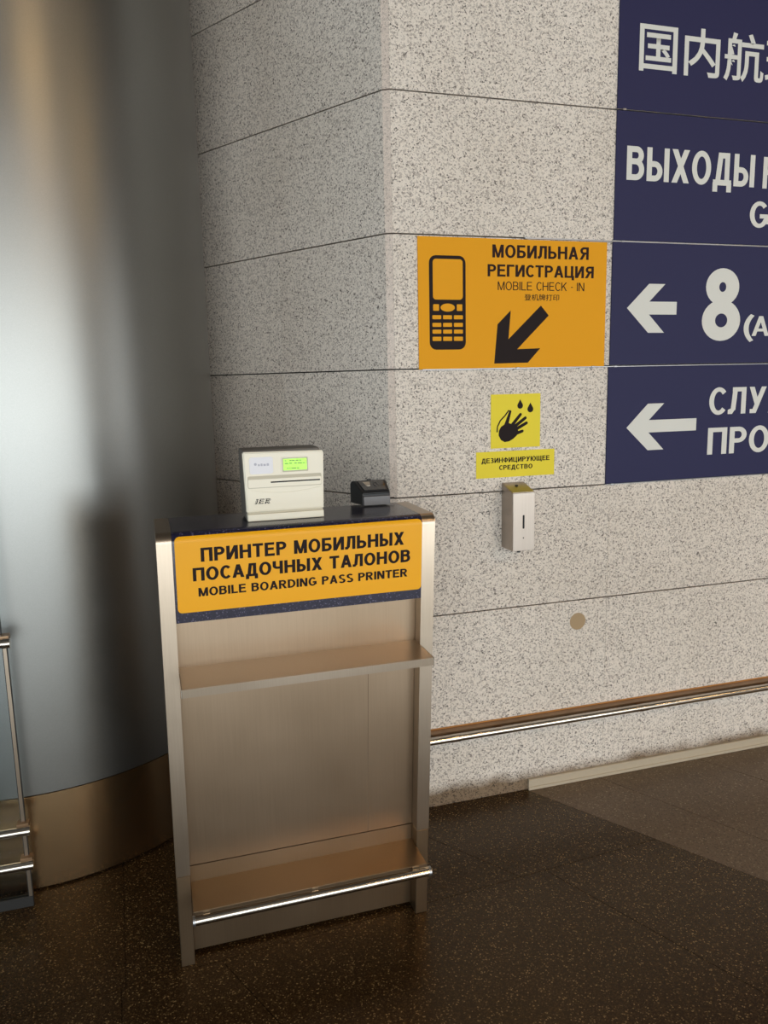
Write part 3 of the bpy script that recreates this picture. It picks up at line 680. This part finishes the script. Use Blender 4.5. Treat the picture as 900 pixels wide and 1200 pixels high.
obj('keyhole', tube(bmesh.new(), (.4122, -.0829, .9322), (.4122, -.0822, .9322), .0022, 12), VOID, dp)
obj('lock', tube(bmesh.new(), (.4120, -.030, 1.0945), (.4120, -.029, 1.0975), .0055, 16), VOID, dp, True)
obj('nozzle', tube(bmesh.new(), (.4120, -.050, .8780), (.4120, -.050, .8895), .006, 16), BLACKP, dp, True)

# ------------------------------------------------------------------ wall plug, rail, skirting
cp = obj('hole_plug', tube(bmesh.new(), (0.6670, -0.0012, 0.599), (0.6670, 0.0, 0.599), 0.0305, 40), PLUG, None, True)
tag(cp, 'round tan plug closing a hole in the granite above the rail', 'plug')
rl = thing('bumper_rail', 'polished steel pipe rail with bronze ledge along the granite wall', 'rail', (0.8, 0, 0.27))
obj('ledge', box(0.02, 4.2, -0.034, -0.0005, 0.2700, 0.2800, bev=0.001, seg=1), BRONZE, rl)['label'] = 'brown bronze ledge behind the pipe'
obj('ledge_edge', box(0.02, 4.2, -0.0040, -0.0002, 0.2800, 0.2835), RUST, rl)['label'] = 'rusty orange line of sealant at the wall'
obj('pipe', tube(bmesh.new(), (0.02, -0.0600, 0.2690), (4.2, -0.0600, 0.2690), 0.0125, 28), PIPE, rl, True)
for x in (0.180, 0.905, 1.80): obj('sleeve', tube(bmesh.new(), (x - .017, -0.0600, 0.2690), (x + .017, -0.0600, 0.2690), 0.0136, 28), PIPE, rl, True)
for x in (0.35, 0.905, 1.45, 2.1, 2.8, 3.5): obj('bracket', box(x - .012, x + .012, -0.055, -0.03, 0.262, 0.272), BRONZE, rl)
bb = struct('baseboard_right', prism(bmesh.new(), [(-0.0005, 0.001), (-0.014, 0.001), (-0.014, 0.012), (-0.011, 0.0125), (-0.011, 0.028), (-0.013, 0.029), (-0.013, 0.038), (-0.010, 0.0405), (-0.0005, 0.0405)], 'x', 0.479, HX1), BEIGE_ALU)

# ------------------------------------------------------------------ glass barrier at the column
gb = thing('glass_barrier', 'clear glass barrier with polished steel rails in front of the column', 'barrier', (-1.6, -0.1, 0))
GX0, GX1, GY = -2.35, -1.126, -0.108
obj('glass_pane', box(GX0, GX1 - 0.010, GY - 0.004, GY + 0.004, 0.03, 1.32), GLASS, gb)
bm = box(GX1 - 0.0095, GX1 - 0.001, GY - 0.006, GY + 0.006, 0.0, 0.79)
obj('edge_profile', bm, STEEL, gb)
obj('edge_gasket', box(GX1 - 0.0010, GX1 + 0.0006, GY - 0.005, GY + 0.005, 0.0, 0.79), RUBBER, gb)
obj('pane_seal', box(GX1 - 0.0115, GX1 - 0.0095, GY - 0.005, GY + 0.005, 0.0, 1.32), RUBBER, gb)
for z, y in ((0.781, GY - 0.030), (0.240, GY - 0.026), (0.137, GY - 0.026)):
    h = obj('handrail', tube(bmesh.new(), (GX0, y, z), (GX1 + 0.012, y, z), 0.0118, 24), PIPE, gb, True)
    obj('rail_cap', tube(bmesh.new(), (GX1 - 0.004, y, z), (GX1 + 0.014, y, z), 0.0130, 24), PIPE, h, True)
    obj('rail_bracket', box(GX1 - 0.020, GX1 + 0.010, y + 0.006, GY + 0.006, z + 0.004, z + 0.018), BRONZE, h)
obj('base_rail', box(GX0, GX1, GY - 0.008, GY + 0.008, 0.0, 0.03), RUBBER, gb)
obj('rear_foot', box(GX0, GX0 + 0.03, GY - 0.02, GY + 0.02, 0.0, 1.32), STEEL, gb)
